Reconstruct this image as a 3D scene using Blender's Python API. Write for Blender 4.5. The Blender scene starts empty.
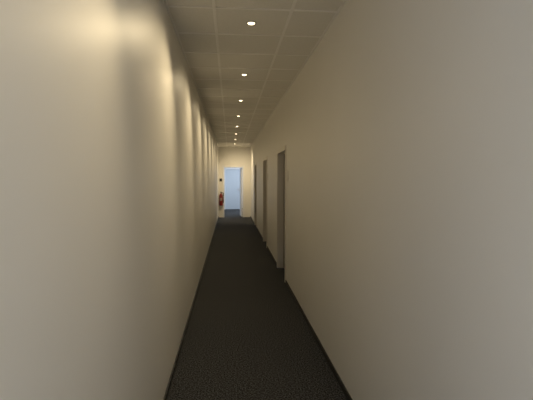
import bpy, bmesh, math
from mathutils import Vector, Matrix
S=bpy.context.scene
S.view_settings.view_transform='Standard'
XL,XR=-0.48,0.86
H=2.93
YB,YE=-2.6,18.0
CZ=1.62
FPX=430

def mat(name,col,rough=0.8,noise=0.0,scale=20,bump=0.0,emit=0,metal=0,bscale=None):
    m=bpy.data.materials.new(name); m.use_nodes=True
    nt=m.node_tree; b=nt.nodes['Principled BSDF']
    b.inputs['Base Color'].default_value=(*col,1); b.inputs['Roughness'].default_value=rough
    b.inputs['Metallic'].default_value=metal
    tc=nt.nodes.new('ShaderNodeTexCoord')
    if noise:
        n=nt.nodes.new('ShaderNodeTexNoise'); n.inputs['Scale'].default_value=scale; n.inputs['Detail'].default_value=4
        nt.links.new(tc.outputs['Object'],n.inputs['Vector'])
        r=nt.nodes.new('ShaderNodeValToRGB')
        r.color_ramp.elements[0].position=.3; r.color_ramp.elements[1].position=.7
        r.color_ramp.elements[0].color=(*[max(0,c*(1-noise)) for c in col],1)
        r.color_ramp.elements[1].color=(*[min(1,c*(1+noise)) for c in col],1)
        nt.links.new(n.outputs['Fac'],r.inputs['Fac']); nt.links.new(r.outputs['Color'],b.inputs['Base Color'])
    if bump:
        n2=nt.nodes.new('ShaderNodeTexNoise'); n2.inputs['Scale'].default_value=bscale or scale; n2.inputs['Detail'].default_value=5
        nt.links.new(tc.outputs['Object'],n2.inputs['Vector'])
        bp=nt.nodes.new('ShaderNodeBump'); bp.inputs['Strength'].default_value=bump; bp.inputs['Distance'].default_value=.01
        nt.links.new(n2.outputs['Fac'],bp.inputs['Height']); nt.links.new(bp.outputs['Normal'],b.inputs['Normal'])
    if emit:
        b.inputs['Emission Color'].default_value=(*col,1); b.inputs['Emission Strength'].default_value=emit
    return m
M_wall=mat('wall_paint',(.80,.78,.735),.42,.012,1.3,.02,bscale=90)
M_ceil=mat('mineral_tile',(.80,.78,.73),.95,.03,60,.1,bscale=250)
M_bar=mat('tbar_white',(.90,.88,.84),.5)
M_base=mat('baseboard_dark',(.02,.02,.02),.6)
M_frame=mat('door_frame_paint',(.76,.73,.66),.4)
M_leaf=mat('door_leaf_laminate',(.15,.125,.095),.5,.05,8)
M_white=mat('white_lacquer',(.80,.80,.80),.4)
M_blue=mat('grey_blue_door_paint',(.60,.66,.72),.5)
M_metal=mat('brushed_metal',(.6,.6,.6),.3,metal=1)
M_dark=mat('dark_plastic',(.03,.03,.03),.5)
M_red=mat('extinguisher_red',(.22,.015,.012),.45)
M_label=mat('extinguisher_label',(.35,.30,.25),.5)
M_lamp=mat('lamp_lens',(1,.80,.5),.5,emit=6)
M_sign=mat('sign_white',(.75,.73,.68),.5)
M_roomw=mat('room_wall_paint',(.78,.79,.80),.7)
# carpet
M_car=bpy.data.materials.new('carpet'); M_car.use_nodes=True
nt=M_car.node_tree; b=nt.nodes['Principled BSDF']; b.inputs['Roughness'].default_value=1; b.inputs['Specular IOR Level'].default_value=.1
tc=nt.nodes.new('ShaderNodeTexCoord')
v=nt.nodes.new('ShaderNodeTexNoise'); v.inputs['Scale'].default_value=85; v.inputs['Detail'].default_value=3
r=nt.nodes.new('ShaderNodeValToRGB')
r.color_ramp.elements[0].position=.41; r.color_ramp.elements[0].color=(.011,.0115,.012,1)
r.color_ramp.elements[1].position=.66; r.color_ramp.elements[1].color=(.112,.114,.118,1)
nt.links.new(tc.outputs['Object'],v.inputs['Vector']); nt.links.new(v.outputs['Fac'],r.inputs['Fac']); nt.links.new(r.outputs['Color'],b.inputs['Base Color'])
bp=nt.nodes.new('ShaderNodeBump'); bp.inputs['Strength'].default_value=.5; bp.inputs['Distance'].default_value=.005
nt.links.new(v.outputs['Fac'],bp.inputs['Height']); nt.links.new(bp.outputs['Normal'],b.inputs['Normal'])

def addbox(bm,lo,hi,mi=0):
    vs=[bm.verts.new((x,y,z)) for x in (lo[0],hi[0]) for y in (lo[1],hi[1]) for z in (lo[2],hi[2])]
    for f in ((0,1,3,2),(4,6,7,5),(0,4,5,1),(2,3,7,6),(0,2,6,4),(1,5,7,3)):
        fc=bm.faces.new([vs[i] for i in f]); fc.material_index=mi
def finish(bm,name,mats,parent=None,bevel=0,smooth=False):
    bmesh.ops.recalc_face_normals(bm,faces=bm.faces)
    me=bpy.data.meshes.new(name); bm.to_mesh(me); bm.free()
    for m in mats: me.materials.append(m)
    o=bpy.data.objects.new(name,me); S.collection.objects.link(o)
    if parent: o.parent=parent
    if bevel:
        md=o.modifiers.new('bevel','BEVEL'); md.width=bevel; md.segments=2; md.limit_method='ANGLE'
    return o
def boxes(name,lst,mats,parent=None,bevel=0):
    bm=bmesh.new()
    for t in lst: addbox(bm,t[0],t[1],t[2] if len(t)>2 else 0)
    return finish(bm,name,mats,parent,bevel)
def empty(name,loc=(0,0,0)):
    e=bpy.data.objects.new(name,None); e.location=loc; S.collection.objects.link(e); return e

# ---- shell
YR=22.6
RX0,RX1=-1.6,1.9
boxes('floor',[((RX0-.2,YB-.2,-.1),(RX1+.2,YR+.2,0))],[M_car])
wy0,wy1,wz0,wz1=-2.2,-.5,.5,2.5
boxes('wall_left',[((XL-.15,YB-.15,0),(XL,wy0,H)),((XL-.15,wy1,0),(XL,YE,H)),((XL-.15,wy0,0),(XL,wy1,wz0)),((XL-.15,wy0,wz1),(XL,wy1,H))],[M_wall])
TH=.16
doors=[(6.6,7.7),(9.95,11.0),(13.9,14.9)]
DH=2.08
seg=[];y=YB-.15
for a,c in doors:
    seg.append(((XR,y,0),(XR+TH,a,H))); seg.append(((XR,a,DH),(XR+TH,c,H))); y=c
seg.append(((XR,y,0),(XR+TH,YE,H)))
boxes('wall_right',seg,[M_wall])
boxes('baseboard_left',[((XL,YB,0),(XL+.012,YE,.055))],[M_base],bevel=.003)
bs=[];y=YB
for a,c in doors:
    bs.append(((XR-.012,y,0),(XR,a-.06,.055))); y=c+.06
bs.append(((XR-.012,y,0),(XR,YE,.055)))
boxes('baseboard_right',bs,[M_base],bevel=.003)
ex0,ex1,eh=-.26,.55,2.10
boxes('wall_end',[((RX0,YE,0),(ex0,YE+.15,H)),((ex1,YE,0),(RX1,YE+.15,H)),((ex0,YE,eh),(ex1,YE+.15,H))],[M_wall])
boxes('wall_rear',[((XL,YB-.15,0),(XR,YB,H))],[M_wall])
xa,xb=XL-.12,XL-.05; ym=(wy0+wy1)/2
boxes('window_1',[((xa,wy0,wz0),(xb,wy0+.05,wz1)),((xa,wy1-.05,wz0),(xb,wy1,wz1)),((xa,wy0+.05,wz0),(xb,wy1-.05,wz0+.05)),((xa,wy0+.05,wz1-.05),(xb,wy1-.05,wz1)),((xa,ym-.03,wz0+.05),(xb,ym+.03,wz1-.05))],[M_white])
gx0,gx1,gh=-.30,.60,2.15
boxes('wall_room_back',[((RX0-.15,YR,0),(gx0,YR+.15,H)),((gx1,YR,0),(RX1+.15,YR+.15,H)),((gx0,YR,gh),(gx1,YR+.15,H))],[M_roomw])
boxes('wall_room_left',[((RX0-.15,YE,0),(RX0,YR,H))],[M_roomw])
boxes('wall_room_right',[((RX1,YE,0),(RX1+.15,YR,H))],[M_roomw])
boxes('ceiling_room',[((RX0-.15,YE+.15,H),(RX1+.15,YR+.15,H+.1))],[M_roomw])

# ---- suspended ceiling
T=.6; gx=[XL,-.115,.485,XR]; y0=3.39
lamp_y=[y0+T/2+1.8*k for k in range(-3,8)]
LX=(gx[1]+gx[2])/2
bm=bmesh.new()
ys=[];k=-12
while True:
    yy=y0+k*T; k+=1
    if yy<YB+.02: continue
    if yy>YE-.02: break
    ys.append(yy)
ys=[YB]+ys+[YE]
RH=.032
for i in range(len(ys)-1):
    a,c=ys[i],ys[i+1]
    for j in range(3):
        xa,xb=gx[j],gx[j+1]
        ly=[l for l in lamp_y if a<l<c] if j==1 else []
        if ly:
            N=32; out=[];inn=[]
            for n in range(N):
                an=2*math.pi*(n+.5)/N; dx,dy=math.cos(an),math.sin(an)
                s=min(.3/max(abs(dx),1e-6),.3/max(abs(dy),1e-6))
                out.append((LX+dx*s,ly[0]+dy*s))
                inn.append(bm.verts.new((LX+dx*RH,ly[0]+dy*RH,H)))
            for cx,cy in ((LX-.3,ly[0]-.3),(LX+.3,ly[0]-.3),(LX+.3,ly[0]+.3),(LX-.3,ly[0]+.3)):
                q=min(range(N),key=lambda q:(out[q][0]-cx)**2+(out[q][1]-cy)**2); out[q]=(cx,cy)
            ov=[bm.verts.new((p[0],p[1],H)) for p in out]
            for n in range(N):
                bm.faces.new((ov[n],ov[(n+1)%N],inn[(n+1)%N],inn[n]))
        else:
            vs=[bm.verts.new(p) for p in ((xa,a,H),(xb,a,H),(xb,c,H),(xa,c,H))]; bm.faces.new(vs)
W2=.012
for x in gx[1:3]: addbox(bm,(x-W2,YB,H-.006),(x+W2,YE,H+.004),1)
for yy in ys[1:-1]:
    for j in range(3):
        addbox(bm,(gx[j]+(W2 if j else .02),yy-W2,H-.0055),(gx[j+1]-(W2 if j<2 else .02),yy+W2,H+.004),1)
addbox(bm,(XL,YB,H-.006),(XL+.02,YE,H+.004),1); addbox(bm,(XR-.02,YB,H-.006),(XR,YE,H+.004),1)
addbox(bm,(XL-.1,YB-.1,H+.12),(XR+.1,YE+.1,H+.16),0)
finish(bm,'ceiling',[M_ceil,M_bar])

# ---- downlights
def lathe(bm,prof,c,N=32,mi=0):
    rings=[]
    for r_,z in prof:
        if r_<1e-5: rings.append([bm.verts.new((c[0],c[1],c[2]+z))]); continue
        rings.append([bm.verts.new((c[0]+r_*math.cos(2*math.pi*n/N),c[1]+r_*math.sin(2*math.pi*n/N),c[2]+z)) for n in range(N)])
    for A,B in zip(rings,rings[1:]):
        for n in range(N):
            if len(A)==1 and len(B)==1: continue
            if len(A)==1: f=bm.faces.new((A[0],B[n],B[(n+1)%N]))
            elif len(B)==1: f=bm.faces.new((A[n],A[(n+1)%N],B[0]))
            else: f=bm.faces.new((A[n],A[(n+1)%N],B[(n+1)%N],B[n]))
            f.material_index=mi; f.smooth=True
for i,ly in enumerate(lamp_y):
    if ly<YB+.2: continue
    bm=bmesh.new()
    lathe(bm,[(.046,0),(.046,-.004),(.042,-.007),(.034,-.008),(.030,-.004)],(0,0,0))
    lathe(bm,[(.030,-.004),(.024,-.010),(.013,-.014),(0,-.016)],(0,0,0),mi=1)
    o=finish(bm,'downlight',[M_metal,M_lamp]); o.location=(LX,ly,H)
    L=bpy.data.lights.new('bulb','SPOT'); L.color=(1,.80,.49); L.spot_size=math.radians(100); L.spot_blend=1; L.shadow_soft_size=.04
    L.energy=52
    lo=bpy.data.objects.new('bulb',L); S.collection.objects.link(lo); lo.parent=o; lo.location=(0,0,-.06)
    d=Vector((-.5,-.55,-1))
    if 1<ly<3: d=Vector((-.5,-.8,-1.15)); L.energy=38
    if ly<1: d=Vector((-.1,-.3,-1)); L.energy=30
    if ly>15: d=Vector((.15,.5,-1)); L.energy=120; L.spot_size=math.radians(130)
    lo.rotation_euler=d.to_track_quat('-Z','Y').to_euler()

# ---- side doors
def side_door(idx,a,c):
    e=empty('door_%d'%idx)
    fw=.05
    boxes('frame',[((XR-.015,a-fw,0),(XR+TH,a+.02,DH+fw)),((XR-.015,c-.02,0),(XR+TH,c+fw,DH+fw)),((XR-.015,a+.02,DH-.02),(XR+TH,c-.02,DH+fw))],[M_frame],e,.004)
    boxes('leaf',[((XR+.10,a+.022,.008),(XR+.14,c-.022,DH-.022))],[M_leaf],e,.003)
    bm=bmesh.new()
    hy=a+.09
    addbox(bm,(XR+.093,hy-.02,.95),(XR+.10,hy+.02,1.13))
    addbox(bm,(XR+.05,hy-.009,1.04),(XR+.094,hy+.009,1.058)); addbox(bm,(XR+.045,hy-.009,1.04),(XR+.063,hy+.12,1.058))
    finish(bm,'handle',[M_metal],e,.004)
for i,(a,c) in enumerate(doors): side_door(i+1,a,c)
for (a,c) in doors[:2]:
    boxes('door_sign',[((XR-.006,a-.30,1.58),(XR,a-.15,1.73))],[M_sign],bevel=.002)
e=empty('door_4'); f=.055
boxes('frame',[((ex0-f,YE-.015,0),(ex0+.02,YE+.165,eh+f)),((ex1-.02,YE-.015,0),(ex1+f,YE+.165,eh+f)),((ex0+.02,YE-.015,eh-.02),(ex1-.02,YE+.165,eh+f))],[M_white],e,.004)
lf=boxes('leaf',[((0,0,.01),(.04,.76,eh-.03))],[M_white],e,.003)
lf.location=(ex1-.07,YE+.17,0); lf.rotation_euler=(0,0,math.radians(4))
e=empty('door_5'); a,c=gx0,gx1
boxes('frame',[((a,YR-.02,0),(a+.06,YR+.15,gh)),((c-.06,YR-.02,0),(c,YR+.15,gh)),((a+.06,YR-.02,gh-.06),(c-.06,YR+.15,gh))],[M_white],e,.004)
boxes('leaf',[((a+.065,YR+.03,.008),(c-.065,YR+.07,gh-.065))],[M_blue],e,.003)
boxes('handle',[((c-.14,YR+.02,.95),(c-.10,YR+.03,1.13)),((c-.13,YR-.02,1.04),(c-.11,YR+.02,1.06)),((c-.25,YR-.03,1.04),(c-.11,YR-.015,1.06))],[M_metal],e,.003)
boxes('baseboard_room',[((RX0,YR-.012,0),(gx0,YR,.06)),((gx1,YR-.012,0),(RX1,YR,.06))],[M_base])

# ---- fire extinguisher
bm=bmesh.new(); cx,cy=XL+.11,YE-.10
lathe(bm,[(0,0),(.06,0),(.07,.015),(.075,.03),(.075,.40),(.065,.45),(.04,.485),(.022,.50),(.022,.53)],(cx,cy,.60),mi=0)
lathe(bm,[(.024,.53),(.024,.56),(0,.56)],(cx,cy,.60),mi=1)
addbox(bm,(cx-.015,cy-.09,1.15),(cx+.015,cy+.03,1.165),1); addbox(bm,(cx-.012,cy-.08,1.18),(cx+.012,cy+.03,1.195),1)
addbox(bm,(cx-.02,cy+.02,.75),(cx+.02,cy+.10,1.0),1)
pts=[(.02,1.14),(.09,1.12),(.105,1.0),(.10,.85),(.085,.72)]
for (p,z),(q,w) in zip(pts,pts[1:]): addbox(bm,(cx+min(p,q)-.008,cy-.06,min(z,w)),(cx+max(p,q)+.008,cy-.04,max(z,w)),1)
addbox(bm,(cx-.04,cy-.077,.80),(cx+.04,cy-.07,.92),2)
fe=finish(bm,'fire_extinguisher',[M_red,M_dark,M_label]); fe.location.z=-.10
boxes('light_switch',[((XL+.05,YE-.012,1.5),(XL+.15,YE,1.62)),((XL+.065,YE-.018,1.515),(XL+.135,YE-.012,1.605))],[M_dark],bevel=.002)

# ---- lights
def area(name,loc,rot,sx,sy,en,col):
    L=bpy.data.lights.new(name,'AREA'); L.shape='RECTANGLE'; L.size=sx; L.size_y=sy; L.energy=en; L.color=col
    o=bpy.data.objects.new(name,L); o.location=loc; o.rotation_euler=rot; S.collection.objects.link(o)
area('window_daylight',(XL-.3,ym,1.5),(0,math.radians(-90),0),2.0,1.7,52,(.78,.86,1))
area('room_ceiling_light',(.6,20.5,H-.03),(0,0,0),1.2,1.2,75,(.80,.89,1))
w=bpy.data.worlds.new('World'); S.world=w; w.use_nodes=True
w.node_tree.nodes['Background'].inputs[0].default_value=(.68,.78,.9,1); w.node_tree.nodes['Background'].inputs[1].default_value=.6

# ---- camera
cd=bpy.data.cameras.new('camera'); cd.sensor_width=36; cd.lens=36*FPX/533
co=bpy.data.objects.new('camera',cd); S.collection.objects.link(co); co.location=(0,0,CZ)
co.rotation_euler=(math.radians(90)-math.atan(21.5/FPX),0,-math.atan(36.5/FPX)); S.camera=co
